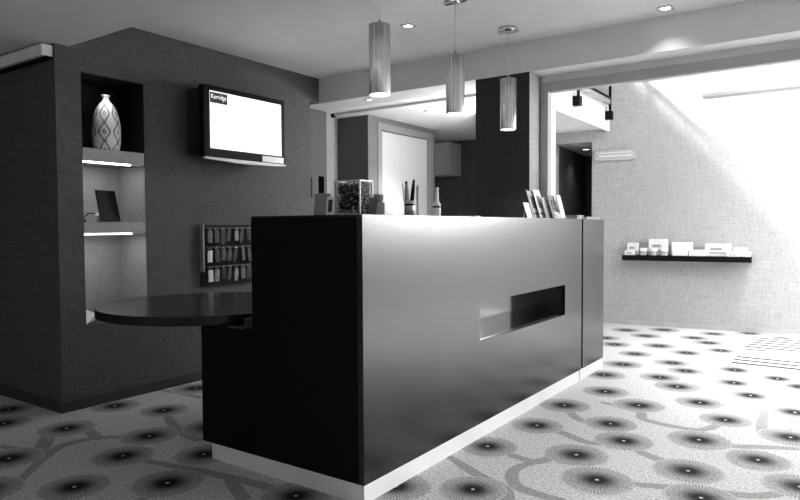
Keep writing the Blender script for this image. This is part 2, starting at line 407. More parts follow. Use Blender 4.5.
# gallery slab
GX = -2.44
gal = sbox('trim_gallery', (-6.5, GX, 6.1, 7.96, 2.392, 2.62), M['white'])
struct(box('trim_gallery_fascia', (GX, GX + .03, 6.1, 7.95, 2.35, 2.66), M['white']))

# ------------------------------------------------------------------ stairs railing posts on gallery
rl = thing('gallery_railing', 'black post and rail balustrade clamped to the white gallery edge', 'railing', (GX + .03, 7.0, 2.5))
for py in (6.70, 7.80):
    bm = bmesh.new(); bm_box(bm, .035, .06, py - 7 - .018, py - 7 + .018, -.02, .75); p = obj('post', bm, M['black'], rl, .003)
    bm = bmesh.new(); bm_box(bm, .0, .075, py - 7 - .045, py - 7 + .045, -.03, .07); obj('clamp', bm, M['black'], p, .004)
box('handrail', (.03, .065, -.85, .86, .75, .79), M['black'], rl, .004)
box('lower_rail', (.038, .058, -.2, .8, .15, .205), M['alu_matt'], rl)
box('lower_rail_cap', (.034, .062, -.2, .8, .205, .235), M['black'], rl)

# ------------------------------------------------------------------ partition rails
def rail(name, dims, label):
    t = thing(name, label, 'rail', ((dims[0] + dims[1]) / 2, (dims[2] + dims[3]) / 2, dims[4]))
    l = t.location; bm = bmesh.new(); bm_box(bm, dims[0] - l.x, dims[1] - l.x, dims[2] - l.y, dims[3] - l.y, 0, dims[5] - dims[4])
    obj('profile', bm, M['rail'], t, .004)
    return t
M['rail'] = mat('satin_rail', .88, .35, var=.04)
r1 = rail('ceiling_rail', (-6.4, -4.20, 2.085, 2.157, 2.30, 2.372), 'pale boxed rail fixed along the top of the charcoal wall at far left')
box('shade_strip', (-1.1, 1.1, -.01, .03, -.014, 0), M['black'], r1)  # black strip standing in for the shadow beneath the rail
r2 = rail('ceiling_rail', (-4.42, -2.52, 5.16, 5.19, 2.362, 2.386), 'slim white rail under the office ceiling behind the pendant lamps')
box('end_cap', (-.99, -.95, -.02, .02, -.014, .022), M['black'], r2)

# ------------------------------------------------------------------ niche shelves
def niche_shelf(z0, z1, label):
    t = thing('niche_shelf', label, 'shelf', (XW - .17, (NY0 + NY1) / 2, z0), group='niche shelves')
    h = (NY1 - NY0) / 2 - .0045
    box('shelf_board', (-.164, .168, -h, h, .0, z1 - z0), M['niche'], t)
    bm = bmesh.new(); bm_box(bm, .135, .155, -h + .004, h - .10, -.010, 0); s = obj('strip_light', bm, M['glowstrip'], t)
    box('strip_housing', (.13, .16, h - .10, h - .01, -.008, 0), M['alu_matt'], t)
    return t
niche_shelf(1.655, 1.742, 'upper shelf of the wall niche with glowing strip beneath and vase on top')
niche_shelf(1.168, 1.245, 'lower shelf of the wall niche holding the tablet, glowing strip beneath')

# patterned vase
m, nt, b = new_mat('ogee_vase_glaze')
tc = nt.nodes.new('ShaderNodeTexCoord'); sp = nt.nodes.new('ShaderNodeSeparateXYZ'); nt.links.new(tc.outputs['Object'], sp.inputs[0])
th = math_node(nt, 'ARCTAN2', sp.outputs[1], sp.outputs[0])
u = math_node(nt, 'DIVIDE', th, 2 * PI / 6); u = math_node(nt, 'SUBTRACT', math_node(nt, 'FRACT', math_node(nt, 'ADD', u, 10.15)), .5)
zz = math_node(nt, 'MULTIPLY', sp.outputs[2], 2 * PI / .135)
wv = math_node(nt, 'ADD', math_node(nt, 'MULTIPLY', math_node(nt, 'COSINE', zz), .15), .21)
au = math_node(nt, 'ABSOLUTE', u)
ln = math_node(nt, 'LESS_THAN', math_node(nt, 'ABSOLUTE', math_node(nt, 'SUBTRACT', au, wv)), .06)
v2 = math_node(nt, 'ABSOLUTE', math_node(nt, 'SUBTRACT', math_node(nt, 'FRACT', math_node(nt, 'ADD', math_node(nt, 'DIVIDE', sp.outputs[2], .135), .5)), .5))
dd = math_node(nt, 'ADD', math_node(nt, 'MULTIPLY', au, 1.0), math_node(nt, 'MULTIPLY', v2, 1.0))
dia = math_node(nt, 'LESS_THAN', math_node(nt, 'ABSOLUTE', math_node(nt, 'SUBTRACT', dd, .12)), .04)
ns = nt.nodes.new('ShaderNodeTexNoise'); ns.inputs['Scale'].default_value = 90; nt.links.new(tc.outputs['Object'], ns.inputs['Vector'])
ink = math_node(nt, 'MAXIMUM', ln, dia)
body_ok = math_node(nt, 'LESS_THAN', sp.outputs[2], .34)
ink = math_node(nt, 'MULTIPLY', math_node(nt, 'MULTIPLY', ink, body_ok), math_node(nt, 'ADD', math_node(nt, 'MULTIPLY', ns.outputs['Fac'], 1.6), -.05))
val = math_node(nt, 'MULTIPLY', math_node(nt, 'SUBTRACT', 1.0, math_node(nt, 'MINIMUM', ink, .93)), .93)
nt.links.new(val, b.inputs['Base Color']); b.inputs['Roughness'].default_value = .4
M['vase'] = m
bm = bmesh.new()
bm_lathe(bm, [(0, 0), (.082, 0), (.092, .008), (.102, .06), (.106, .13), (.103, .2), (.092, .26), (.072, .315), (.048, .35), (.03, .368), (.024, .38), (.024, .398), (.033, .408), (.033, .414), (.02, .414), (.016, .39), (.02, .36), (0, .34)], 48)
v = obj('patterned_vase', bm, M['vase'], None, 0, loc=(XW - .115, 2.57, 1.7425))
v.scale = (.90, .90, .95); tag(v, 'white bottle vase with dark ogee chain pattern in the dark upper niche', 'vase')

t = thing('added_niche_spotlight', 'tiny dark puck light added under the niche top to brighten the vase', 'light', (XW - .03, 2.52, NZ1 - .0045))  # unseen puck light, added to brighten the vase
bm = bmesh.new(); bm_lathe(bm, [(0, -.010), (.012, -.010), (.014, -.006), (.014, 0), (0, 0)], 20); obj('puck', bm, M['black'], t)
L = bpy.data.lights.new('added_puck_beam', 'SPOT'); L.energy = 3; L.spot_size = math.radians(85); L.spot_blend = 1; L.shadow_soft_size = .01
o = bpy.data.objects.new('added_puck_beam', L); COL.objects.link(o); o.location = (0, 0, -.012); o.parent = t; o.rotation_euler = (0, .22, 0)

# tablet in niche
t = thing('tablet', 'black tablet leaning on a stand on the lower niche shelf', 'tablet', (XW - .13, 2.555, 1.2455), .25)
t.scale = (1.05, 1.05, 1.05)
TM = Matrix.Rotation(-.22, 4, 'Y') @ Matrix.Rotation(0, 4, 'X')
bm = bmesh.new(); bm_box(bm, -.006, .006, -.085, .085, .0, .215, mtx=Matrix.Translation((.05, 0, .003)) @ TM); obj('case', bm, M['black'], t, .006)
bm = bmesh.new(); bm_box(bm, .006, .007, -.068, .068, .03, .195, mtx=Matrix.Translation((.05, 0, .003)) @ TM); obj('screen', bm, mat('dark_screen', .004, .5, spec=.1), t)
bm = bmesh.new()
bm_prism(bm, [(0, 0), (.05, 0), (.035, .12)], -.05, .05)
for vv in bm.verts: vv.co = Vector((vv.co.x - .03, vv.co.z, vv.co.y))
obj('stand', bm, M['alu_matt'], t)
c = thing('charging_cable', 'thin black cable with a white plug behind the tablet', 'cable', (XW - .07, 2.425, 1.2455))
bm = bmesh.new(); bm_tube(bm, [(0, -.06, .004), (0, -.055, .03), (0, -.03, .058), (0, .0, .062), (.0, .02, .055)], .004); obj('wire', bm, M['black'], c)
bm = bmesh.new(); bm_box(bm, -.012, .012, .018, .045, .044, .066); obj('plug', bm, M['paper'], c, .003)
bm = bmesh.new(); bm_box(bm, -.02, .012, -.066, -.048, 0, .018); obj('adapter', bm, M['black'], c, .003)
# folded white leaflet at niche bottom
bm = bmesh.new()
vs = [bm.verts.new(p) for p in ((0, 0, 0), (-.085, .004, .115), (-.03, .10, .06), (-.10, .02, 0), (-.12, .03, .08), (-.09, .12, .01))]
for q in ((0, 1, 2), (0, 3, 4, 1), (0, 2, 5, 3), (1, 4, 5, 2), (3, 5, 4)): bm.faces.new([vs[i] for i in q])
tag(obj('folded_brochure', bm, M['paper'], None, 0, loc=(XW - .02, NY0 + .006, NZ0 + .0008)), 'folded white brochure lying at the bottom of the wall niche', 'brochure')

# ------------------------------------------------------------------ television
TX = -3.95
t = thing('television', 'wall mounted black television with a bright white screen', 'television', (XW, 3.55, 1.72))
yl, yr, zb, zt = 3.128 - 3.55, 3.972 - 3.55, 1.735 - 1.72, 2.276 - 1.72
xf = TX - XW
box('housing', (xf - .06, xf, yl, yr, zb, zt), M['black'], t, .008)
box('rear_housing', (.03, xf - .06, yl + .01, yr - .03, zb + .02, zt - .02), M['blackmatt'], t, .01)
box('wall_bracket', (.0, .05, -.2, .2, .15, .4), M['blackmatt'], t)
sc = box('screen', (xf, xf + .002, 3.186 - 3.55, 3.926 - 3.55, 1.802 - 1.72, 2.234 - 1.72), M['glowtv'], t)
bx = box('screen_logo_box', (xf + .002, xf + .003, 3.188 - 3.55, 3.352 - 3.55, 2.145 - 1.72, 2.224 - 1.72), M['inkdark'], t)
cu = bpy.data.curves.new('logo_lettering', 'FONT'); cu.body = 'Kerridge'; cu.size = .048; cu.extrude = .0004; cu.align_x = 'CENTER'; cu.align_y = 'CENTER'
lo = bpy.data.objects.new('logo_lettering', cu); COL.objects.link(lo); lo.parent = t
lo.matrix_local = Matrix.Translation((xf + .0036, 3.27 - 3.55, 2.192 - 1.72)) @ Matrix(((0, 0, 1, 0), (1, 0, 0, 0), (0, 1, 0, 0), (0, 0, 0, 1))) @ Matrix.Diagonal((.86, 1, 1, 1))
cu.materials.append(mat('logo_white', .8, .5, emit=1.0))
bpy.context.view_layer.update()
lm = bpy.data.meshes.new_from_object(lo.evaluated_get(bpy.context.evaluated_depsgraph_get()))
mw = lo.matrix_local.copy(); bpy.data.objects.remove(lo)
lo = bpy.data.objects.new('logo_lettering', lm); COL.objects.link(lo); lo.parent = t; lo.matrix_local = mw
bm = bmesh.new()
pr = [(yl + (yr - yl) * i / 12, .0) for i in range(13)]
for i in range(12):
    a = (yl + (yr - yl) * i / 12); bq = (yl + (yr - yl) * (i + 1) / 12)
    za = -.016 * math.sin(PI * i / 12); zbq = -.016 * math.sin(PI * (i + 1) / 12)
    vs = [bm.verts.new((x, y, z)) for x in (xf - .03, xf + .008) for y, z in ((a, za + zb - .012), (bq, zbq + zb - .012), (bq, zb + .0), (a, zb + .0))]
    for q in ((0, 1, 2, 3), (4, 5, 6, 7), (0, 1, 5, 4), (3, 2, 6, 7)): bm.faces.new([vs[k] for k in q])
obj('silver_trim', bm, M['alu_matt'], t)
box('glossy_corner_reflector', (xf + .0005, xf + .002, .16, .40, .022, .07), mat('silver_panel', .45, .3, metal=.5), t)

# ------------------------------------------------------------------ key rack
RY0, RY1, RZ0, RZ1 = 3.265, 4.05, .735, 1.225
t = thing('key_rack', 'dark wall rack with three rows of hanging key fobs', 'rack', (XW, 3.67, RZ0))
box('back_board', (.001, .02, RY0 - 3.67, RY1 - 3.67, 0, RZ1 - RZ0), M['blackmatt'], t)
box('edge_bar', (.0, .05, RY0 - 3.67 - .009, RY0 - 3.67, .12, RZ1 - RZ0), M['alu_matt'], t)
for k in range(3):
    z = .46 - k * .155
    bm = bmesh.new(); bm_box(bm, .02, .0625, RY0 - 3.67 + .01, RY1 - 3.67 - .01, z, z + .012); obj('hook_rail', bm, M['skirt'], t)
fm = [mat('fob_grey_%d' % i, v, .4, metal=.2, var=.35, vscale=30) for i, v in enumerate((.03, .07, .13, .26, .05))]
fm.append(mat('fob_white', .75, .5, var=.1, vscale=40))
rr = random.Random(5)
ordn = ['first', 'second', 'third', 'fourth', 'fifth', 'sixth', 'seventh', 'eighth', 'ninth', 'tenth', 'eleventh']
rown = ['top', 'middle', 'bottom']
base = []
for kk in range(3):          # three fob shapes
    t = thing('key_fob', '', 'key fob', (0, 0, 0), group='key fobs on the wall rack')
    bm = bmesh.new()
    if kk == 0: bm_box(bm, -.004, .004, -.022, .022, -.112, -.02)
    elif kk == 1: bm_prism(bm, [(-.016, -.02), (.016, -.02), (.024, -.07), (.014, -.12), (-.014, -.12), (-.022, -.07)], -.004, .004)
    else: bm_prism(bm, [(-.012, -.02), (.014, -.02), (.02, -.10), (.002, -.125), (-.018, -.105)], -.003, .003)
    if kk:
        for vv in bm.verts: vv.co = Vector((vv.co.z, vv.co.x, vv.co.y))
    obj('tag', bm, fm[kk], t, .002)
    bm = bmesh.new(); bm_tube(bm, [(0, .012 * math.cos(a), -.01 + .012 * math.sin(a)) for a in [i * PI / 5 for i in range(11)]], .0018, 6); obj('ring', bm, M['chrome'], t)
    base.append(t)
cnt = [0, 0, 0]
for r in range(3):
    for c in range(8):
        kk = 0 if (c == 0 and r) else rr.choice((0, 1, 2)) if c > 2 else 0
        b0 = base[kk]; loc = (XW + .062, RY0 + .045 + c * .066, RZ0 + .462 - r * .155)
        lab = 'key fob hanging %s from the left in the %s row of the wall rack' % (ordn[c], rown[r])
        if cnt[kk] == 0: o = b0; o.location = loc; o['label'] = lab
        else: o = dup(b0, loc, None, lab)
        cnt[kk] += 1
        o.rotation_euler = (rr.uniform(-.28, .32) if c > 2 else rr.uniform(-.05, .05), 0, 0)
        o.scale = (1, rr.uniform(.8, 1.1), rr.uniform(.85, 1.12)) if c > 1 else (1, 1, 1)
        tagc = [q for q in o.children if q.name.startswith('tag')][0]
        mm = fm[5] if (c == 0 and r) else rr.choice(fm[:5]) if c != 4 or r else fm[3]
        tagc.data = tagc.data.copy(); tagc.data.materials[0] = mm
        if c == 0 and r: o['label'] = 'white square card fob at the left end of the %s row' % rown[r]

# ------------------------------------------------------------------ round ended desk
t = thing('side_desk', 'low black desk with a round end joined to the reception counter', 'desk', (-2.9, 2.6, 0))
cx, cy, cr = -3.169 + 2.9, 2.527 - 2.6, .626
out = [(cx + cr * math.cos(a), cy + cr * math.sin(a)) for a in [math.radians(90 + i * 4) for i in range(0, 66)]]
a_end = math.radians(90 + 65 * 4)
out += [(-2.45 + 2.9, 2.165 - 2.6 + .0), (-2.388 + 2.9, 2.20 - 2.6), (-2.388 + 2.9, cy + cr)]
bm = bmesh.new(); bm_prism(bm, out, .70, .75); obj('desk_top', bm, M['tabletop'], t, .003)
box('pedestal', (-2.772 + 2.9, -2.386 + 2.9, YL - 2.6, 2.95 - 2.6, .084, .6995), M['counterblack'], t)

# ------------------------------------------------------------------ reception counter
t = thing('reception_counter', 'tall dark reception counter with a long open slot and white plinth', 'counter', (-2.04, 3.5, 0))
def lb(x0, x1, y0, y1, z0, z1): return (x0 + 2.04, x1 + 2.04, y0 - 3.5, y1 - 3.5, z0, z1)
SY0, SY1, SZ0, SZ1 = 3.224, 4.551, .552, .772
YE = 4.905
bm = bmesh.new()   # front cladding with slot cut out
for d_ in ((XF - .03, XF, YL + .0, SY0, .084, 1.255), (XF - .03, XF, SY1, YE, .084, 1.255), (XF - .03, XF, SY0, SY1, .084, SZ0), (XF - .03, XF, SY0, SY1, SZ1, 1.255)):
    bm_box(bm, *lb(*d_))
bmesh.ops.remove_doubles(bm, verts=bm.verts[:], dist=1e-5)
obj('front_panel', bm, M['counter'], t)
bm = bmesh.new()   # carcass around the slot recess
for d_ in ((-2.383, XF - .0305, YL, SY0, .084, 1.245), (-2.383, XF - .0305, SY1, 4.66, .084, 1.245), (-1.96, XF - .0305, 4.66, YE, .084, 1.245), (-2.383, XF - .0305, SY0, SY1, .084, SZ0), (-2.383, XF - .0305, SY0, SY1, SZ1, 1.245), (-2.383, XF - .22, SY0, SY1, SZ0, SZ1)):
    bm_box(bm, *lb(*d_))
obj('carcass', bm, M['counterblack'], t)
bm = bmesh.new()
bm_box(bm, *lb(XF - .22, XF - .2185, SY0, SY1, SZ0, SZ1)); bm_box(bm, *lb(XF - .2185, XF - .0305, SY0, SY1, SZ0, SZ0 + .002))
bm_box(bm, *lb(XF - .2185, XF - .0305, SY0, SY0 + .002, SZ0 + .002, SZ1)); bm_box(bm, *lb(XF - .2185, XF - .0305, SY1 - .002, SY1, SZ0 + .002, SZ1))
obj('slot_lining', bm, mat('slot_lining_laminate', .02, .1, spec=.5, ior=2.4), t)
bm = bmesh.new(); bm_box(bm, *lb(-2.383, XF - .0305, YL, 4.66, 1.2455, 1.2555)); bm_box(bm, *lb(-1.96, XF - .0305, 4.66, YE, 1.2455, 1.2555))
obj('counter_top', bm, M['counter'], t)
bm = bmesh.new(); bm_box(bm, *lb(-2.70, XF - .001, YL + .001, 4.66, 0, .0835)); bm_box(bm, *lb(-1.96, XF - .001, 4.66, 4.862, 0, .0835))
obj('plinth', bm, M['whitegloss'], t)
t = thing('counter_end_unit', 'narrow dark end unit of the reception counter past the vertical gap', 'counter', (-2.04, 5.2, 0))
bm = bmesh.new(); bm_box(bm, -1.955 + 2.04, XF + 2.04, 4.938 - 5.2, 5.45 - 5.2, .084, 1.2555); obj('cabinet', bm, M['counter'], t)
box('plinth', (-1.95 + 2.04, XF - .001 + 2.04, 4.884 - 5.2, 5.43 - 5.2, 0, .0835), M['whitegloss'], t)

# ------------------------------------------------------------------ pendants
def pendant(first=True):
    t = thing('pendant_lamp', '', 'lamp', (0, 0, 0), group='aluminium tube pendants over the counter')
    R_, H_ = .0575, .362
    bm = bmesh.new()
    bm_lathe(bm, [(R_, 0), (R_, H_), (.012, H_ + .002), (.0, H_ + .002)], 96, flute=.006, nf=24)
    bm_lathe(bm, [(R_ - .0035, .0), (R_ - .0035, H_ - .01)], 64); bm_lathe(bm, [(R_ - .0035, 0), (R_, 0)], 96)
    obj('tube_shade', bm, M['alu'], t)
    bm = bmesh.new(); bm_lathe(bm, [(0, .006), (R_ - .006, .006), (R_ - .006, .02), (0, .02)], 32); obj('diffuser', bm, M['glowlamp'], t)
    bm = bmesh.new(); bm_lathe(bm, [(0, H_ + .002), (.009, H_ + .003), (.009, H_ + .016), (.004, H_ + .028), (0, H_ + .028)], 20); obj('cable_grip', bm, M['alu_matt'], t)
    return t
ptop = [(2.74, 1.893, 'nearest and largest looking of the tube pendants over the counter'), (3.53, 1.905, 'middle aluminium tube pendant, before the bright office ceiling'), (4.29, 1.898, 'aluminium tube pendant hanging in front of the black pillar')]
for i, (py, pz, lab) in enumerate(ptop):
    if i == 0: t0 = pendant(); t = t0; t.location = (-2.03, py, pz); t['label'] = lab
    else: t = dup(t0, (-2.03, py, pz), None, lab)
    top = ZC - .001 - pz
    bm = bmesh.new(); bm_tube(bm, [(0, 0, .386), (0, 0, top - .02)], .0016, 6); obj('cord', bm, M['chrome'], t)
    bm = bmesh.new(); bm_lathe(bm, [(0, top - .022), (.062, top - .022), (.066, top - .017), (.066, top), (0, top)], 40); c = obj('ceiling_rose', bm, M['chrome'], t)
    bm = bmesh.new(); bm_box(bm, -.075, -.02, -.02, .02, top - .032, top - .023); obj('clip', bm, M['chrome'], c, .003)
    bm = bmesh.new(); bm_box(bm, .03, .08, -.018, .018, top - .032, top - .023); obj('clip', bm, M['chrome'], c, .003)
    L = bpy.data.lights.new('pendant_light', 'SPOT'); L.energy = 10; L.spot_size = math.radians(100); L.shadow_soft_size = .05; L.spot_blend = .6
    lo = bpy.data.objects.new('pendant_light', L); COL.objects.link(lo); lo.location = (0, 0, -.004); lo.parent = t

# ------------------------------------------------------------------ downlights
def downlight(x, y, z, lab, e=16, size=.05, rz=0.0):
    t = thing('downlight', lab, 'light', (x, y, z), rz, group='recessed square downlights')
    s = size
    bm = bmesh.new()
    for a in ((-s, s, -s, -s + .012), (-s, s, s - .012, s), (-s, -s + .012, -s + .012, s - .012), (s - .012, s, -s + .012, s - .012)): bm_box(bm, *a, -.006, 0)
    obj('bezel', bm, M['alu_matt'], t)
    bm = bmesh.new(); bm_lathe(bm, [(0, -.004), (s - .013, -.004), (s - .013, -.001), (0, -.001)], 24); obj('lamp', bm, M['glowlamp'], t)
    L = bpy.data.lights.new('downlight_beam', 'SPOT'); L.energy = e; L.spot_size = math.radians(110); L.spot_blend = .8; L.shadow_soft_size = .04
    lo = bpy.data.objects.new('downlight_beam', L); COL.objects.link(lo); lo.location = (0, 0, -.012); lo.parent = t
    return t
downlight(-2.579, 3.82, ZC - .0005, 'square downlight in the main ceiling between the nearest and middle pendants', 8, .042)
downlight(-1.007, 4.50, ZC - .0005, 'square downlight in the main ceiling close to the soffit at right', 14, .045)
downlight(-3.68, 4.80, ZS - .0005, 'downlight in the soffit underside beside the nearest pendant', 6, .035)
downlight(-3.536, 5.63, ZS - .0005, 'small downlight in the bright office ceiling', 190, .045)
downlight(-2.95, 6.3 - .9, ZS - .0005, 'downlight in the office ceiling hidden beside the black pillar', 150, .045)
cp = WM @ Vector((-.40, .78, 2.2495))
downlight(cp.x, cp.y, cp.z, 'small downlight in the corridor ceiling under the gallery', 8, .05)
downlight(-4.9, .9, ZS - .0005, 'added unseen downlight in the low ceiling before the charcoal return wall', 5)  # out of view, added to lift the left wall and floor
downlight(-3.4, .3, ZS - .0005, 'added unseen downlight in the low ceiling left of the entrance aisle', 4)  # second unseen lamp added for the dark left side

# ------------------------------------------------------------------ objects on the counter (top at z = 1.2555)
ZT = 1.2562
tag(box('folder', (-.045, .045, -.006, .006, 0, .10), M['foldergrey'], None, .001), 'plain grey folder standing at the left end of the counter', 'folder')
o = bpy.data.objects['folder']; o.location = (-2.008, 2.25, ZT + .0015); o.rotation_euler = (-.12, 0, 0)
t = thing('photo_frame', 'small white frame standing between the grey folder and the glass cube', 'frame', (-1.944, 2.235, ZT + .001), .15)
bm = bmesh.new(); TMx = Matrix.Rotation(-.15, 4, 'X')
for a in ((-.02, -.012, 0, .082), (.012, .02, 0, .082), (-.012, .012, 0, .012), (-.012, .012, .07, .082)): bm_box(bm, a[0], a[1], -.004, .004, a[2], a[3], mtx=TMx)
obj('border', bm, M['paper'], t)
bm = bmesh.new(); bm_box(bm, -.012, .012, -.002, .002, .012, .07, mtx=TMx); obj('picture', bm, M['inkdark'], t)

# glass cube full of dark dried leaves
t = thing('glass_cube_vase', 'clear glass cube filled with dark dried petals on the counter corner', 'vase', (-1.857, 2.300, ZT))
bm = bmesh.new(); s = .073; q_ = .046; w = .004; H_ = .152
bm_box(bm, -s, s, -q_, q_, 0, .006)
for a in ((-s, s, -q_, -q_ + w), (-s, s, q_ - w, q_), (-s, -s + w, -q_ + w, q_ - w), (s - w, s, -q_ + w, q_ - w)): bm_box(bm, *a, .006, H_)
obj('glass_wall', bm, M['glass'], t)
bm = bmesh.new(); g = .0022
for sx in (-1, 1):
    for sy in (-1, 1): bm_box(bm, sx * s - g, sx * s + g, sy * q_ - g, sy * q_ + g, 0, H_)
for sy in (-1, 1): bm_box(bm, -s, s, sy * q_ - g, sy * q_ + g, H_ - .002, H_ + .004); bm_box(bm, -s, s, sy * q_ - g, sy * q_ + g, 0, .007)
for sx in (-1, 1): bm_box(bm, sx * s - g, sx * s + g, -q_, q_, H_ - .002, H_ + .004)
obj('polished_edges', bm, mat('frosted_edge', .62, .4, var=.25, vscale=60), t)
pm = [mat('petal_%d' % i, v, .6, var=.3, vscale=60) for i, v in enumerate((.015, .09, .28, .75))]
bm = bmesh.new(); pr = random.Random(11)
X_, Y_ = .066, .039
for i in range(1000):
    c = Vector((pr.uniform(-X_, X_), pr.uniform(-Y_, Y_), pr.uniform(.010, .143)))
    if i % 2 == 0: c.y = -Y_ + pr.uniform(0, .006)
    elif i % 4 == 1: c.x = X_ - pr.uniform(0, .006)
    rot = Matrix.Rotation(pr.uniform(0, 6.3), 4, 'X') @ Matrix.Rotation(pr.uniform(0, 6.3), 4, 'Z')
    l = pr.uniform(.006, .012)
    vs = [bm.verts.new(c + (rot @ Vector(p)) * l) for p in ((-1, 0, 0), (0, -.6, .25), (1, 0, 0), (0, .6, .25))]
    f = bm.faces.new(vs); edge = max(abs(c.x) / X_, abs(c.z - .076) / .068)
    if c.x > X_ - .01: edge = .93 if pr.random() < .6 else .5
    if edge > .84: f.material_index = pr.choice((1, 2, 3, 3, 3))
    else: f.material_index = pr.choice((0, 0, 0, 0, 1, 1, 2, 2, 3))
for vtx in bm.verts:
    vtx.co.x = max(-X_ - .002, min(X_ + .002, vtx.co.x)); vtx.co.y = max(-Y_ - .002, min(Y_ + .002, vtx.co.y)); vtx.co.z = max(.0075, min(.148, vtx.co.z))
o = obj('dried_petals', bm, pm, t); o['kind'] = 'stuff'
bm = bmesh.new(); bm_box(bm, -.05, .05, -.028, .028, .0075, .132); obj('petal_core', bm, pm[0], t)

# leaflets and little pots beside the cube
tag(box('leaflet', (-.018, .018, -.003, .003, 0, .075), M['inkmid2'], None), 'dark leaflet leaning just right of the glass cube', 'leaflet')
o = bpy.data.objects['leaflet']; o.location = (-1.755, 2.305, ZT + .001); o.rotation_euler = (-.2, .1, .75)
t = thing('card_holder', 'white card holder with grey cup on it beside the leaflet', 'holder', (-1.765, 2.395, ZT))
box('cards', (-.03, .035, -.03, .035, 0, .058), M['paper'], t, .003)
t = thing('small_cup', 'small grey cup standing on the white card holder', 'cup', (-1.775, 2.375, ZT + .0585))
bm = bmesh.new(); bm_lathe(bm, [(0, 0), (.018, 0), (.02, .035), (.017, .035), (.015, .004), (0, .004)], 24); obj('cup_body', bm, mat('grey_cup', .2, .4, var=.1), t)
bm = bmesh.new(); bm_box(bm, .019, .034, -.004, .012, .004, .034); obj('paper_label', bm, M['paper'], t)
# pen pot
t = thing('pen_pot', 'grey cylindrical pen pot with a black band on the counter', 'pot', (-1.80, 2.672, ZT))
bm = bmesh.new(); bm_lathe(bm, [(0, 0), (.026, 0), (.026, .075), (.023, .075), (.023, .005), (0, .005)], 32); obj('pot_body', bm, M['alu_matt'], t)
bm = bmesh.new(); bm_lathe(bm, [(.0264, .05), (.0264, .06)], 32); obj('band', bm, M['black'], t)
def leaning(name, lab, cat, m, base, tipo, w, mcap=None):
    t = thing(name, lab, cat, base); v = Vector(tipo); bm = bmesh.new()
    bm_tube(bm, [(0, 0, 0), v * .75, v], [w, w, w * .6], 10); obj('barrel', bm, m, t)
    bm = bmesh.new(); bm_tube(bm, [v * 1.001, v * 1.06], [w * .8, w * .3], 8); obj('tip', bm, mcap or M['black'], t)
leaning('marker_pen', 'fat grey marker in the pen pot', 'pen', mat('marker_grey', .3, .4), (-1.805, 2.667, ZT + .007), (-.006, -.006, .155), .012)
leaning('marker_pen', 'fat black marker leaning right in the pen pot', 'pen', M['black'], (-1.795, 2.675, ZT + .007), (.004, .022, .165), .010)
leaning('pen', 'thin dark pen beside the markers in the pen pot', 'pen', M['inkmid'], (-1.80, 2.684, ZT + .007), (.012, .008, .155), .0035)
leaning('pen', 'thin pale pen leaning left in the pen pot', 'pen', M['paper'], (-1.812, 2.657, ZT + .007), (-.012, -.01, .145), .0035)
t = thing('brush_stand', 'thin upright dark rod stand right of the pen pot', 'stand', (-1.80, 2.745, ZT))
bm = bmesh.new(); bm_lathe(bm, [(0, 0), (.016, 0), (.016, .005), (.006, .008), (.006, .13), (.009, .14), (.004, .155), (0, .156)], 16); obj('rod', bm, M['inkmid'], t)
# bottle further back
t = thing('pump_bottle', 'slim pale bottle with tall neck on the counter before the dark office wall', 'bottle', (-1.99, 3.24, ZT))
bm = bmesh.new(); bm_lathe(bm, [(0, 0), (.022, 0), (.024, .01), (.024, .075), (.012, .095), (.010, .16), (.012, .165), (.012, .175), (0, .175)], 28); obj('bottle_body', bm, mat('pale_bottle', .6, .25), t)
bm = bmesh.new(); bm_lathe(bm, [(.0245, .055), (.0245, .068)], 28); obj('label_band', bm, M['inkdark'], t)

# papers by the pillar
for (x, y, w_, d_, h_, rz, lab, mm) in ((-1.93, 3.52, .12, .10, .010, .2, 'low stack of white paper slips before the dark office wall', 'paper'),
                                       (-1.83, 5.03, .16, .17, .030, .05, 'pale closed catalogue lying by the brochure stand', 'paper'),
                                       (-1.83, 5.29, .20, .28, .018, -.05, 'thin white catalogue lying at the far right end of the counter', 'paper')):
    t = thing('paper_stack' if y < 4 else 'catalogue', lab, 'paper' if y < 4 else 'catalogue', (x, y, ZT if y < 4.9 else 1.2562), rz)
    box('pages', (-w_ / 2 + .003, w_ / 2 - .003, -d_ / 2 + .003, d_ / 2 - .003, .002, h_ - .002), M['paper2'], t)
    bm = bmesh.new(); bm_box(bm, -w_ / 2, w_ / 2, -d_ / 2, d_ / 2, 0, .002); bm_box(bm, -w_ / 2, w_ / 2, -d_ / 2, d_ / 2, h_ - .002, h_); bm_box(bm, -w_ / 2, -w_ / 2 + .003, -d_ / 2, d_ / 2, .002, h_ - .002)
    obj('cover', bm, M[mm], t)
# small white card leaning
def lean_panel(bm, w_, h_, th, lean, z=0, x=0, y=0, z1=None, taper=0):
    MX = Matrix.Translation((x, y, z)) @ Matrix.Rotation(-lean, 4, 'Y')
    bm_box(bm, -th, 0, -w_ / 2, w_ / 2, 0, h_, mtx=MX)
t = thing('table_card', 'white card leaning on its prop in front of the black pillar', 'card', (-1.80, 4.16, ZT + .001), .1)
bm = bmesh.new(); lean_panel(bm, .115, .112, .002, .3); obj('card_face', bm, M['paper'], t)
bm = bmesh.new(); bm_box(bm, -.05, -.046, -.01, .01, 0, .075, mtx=Matrix.Rotation(.15, 4, 'Y')); obj('prop', bm, M['paper2'], t)
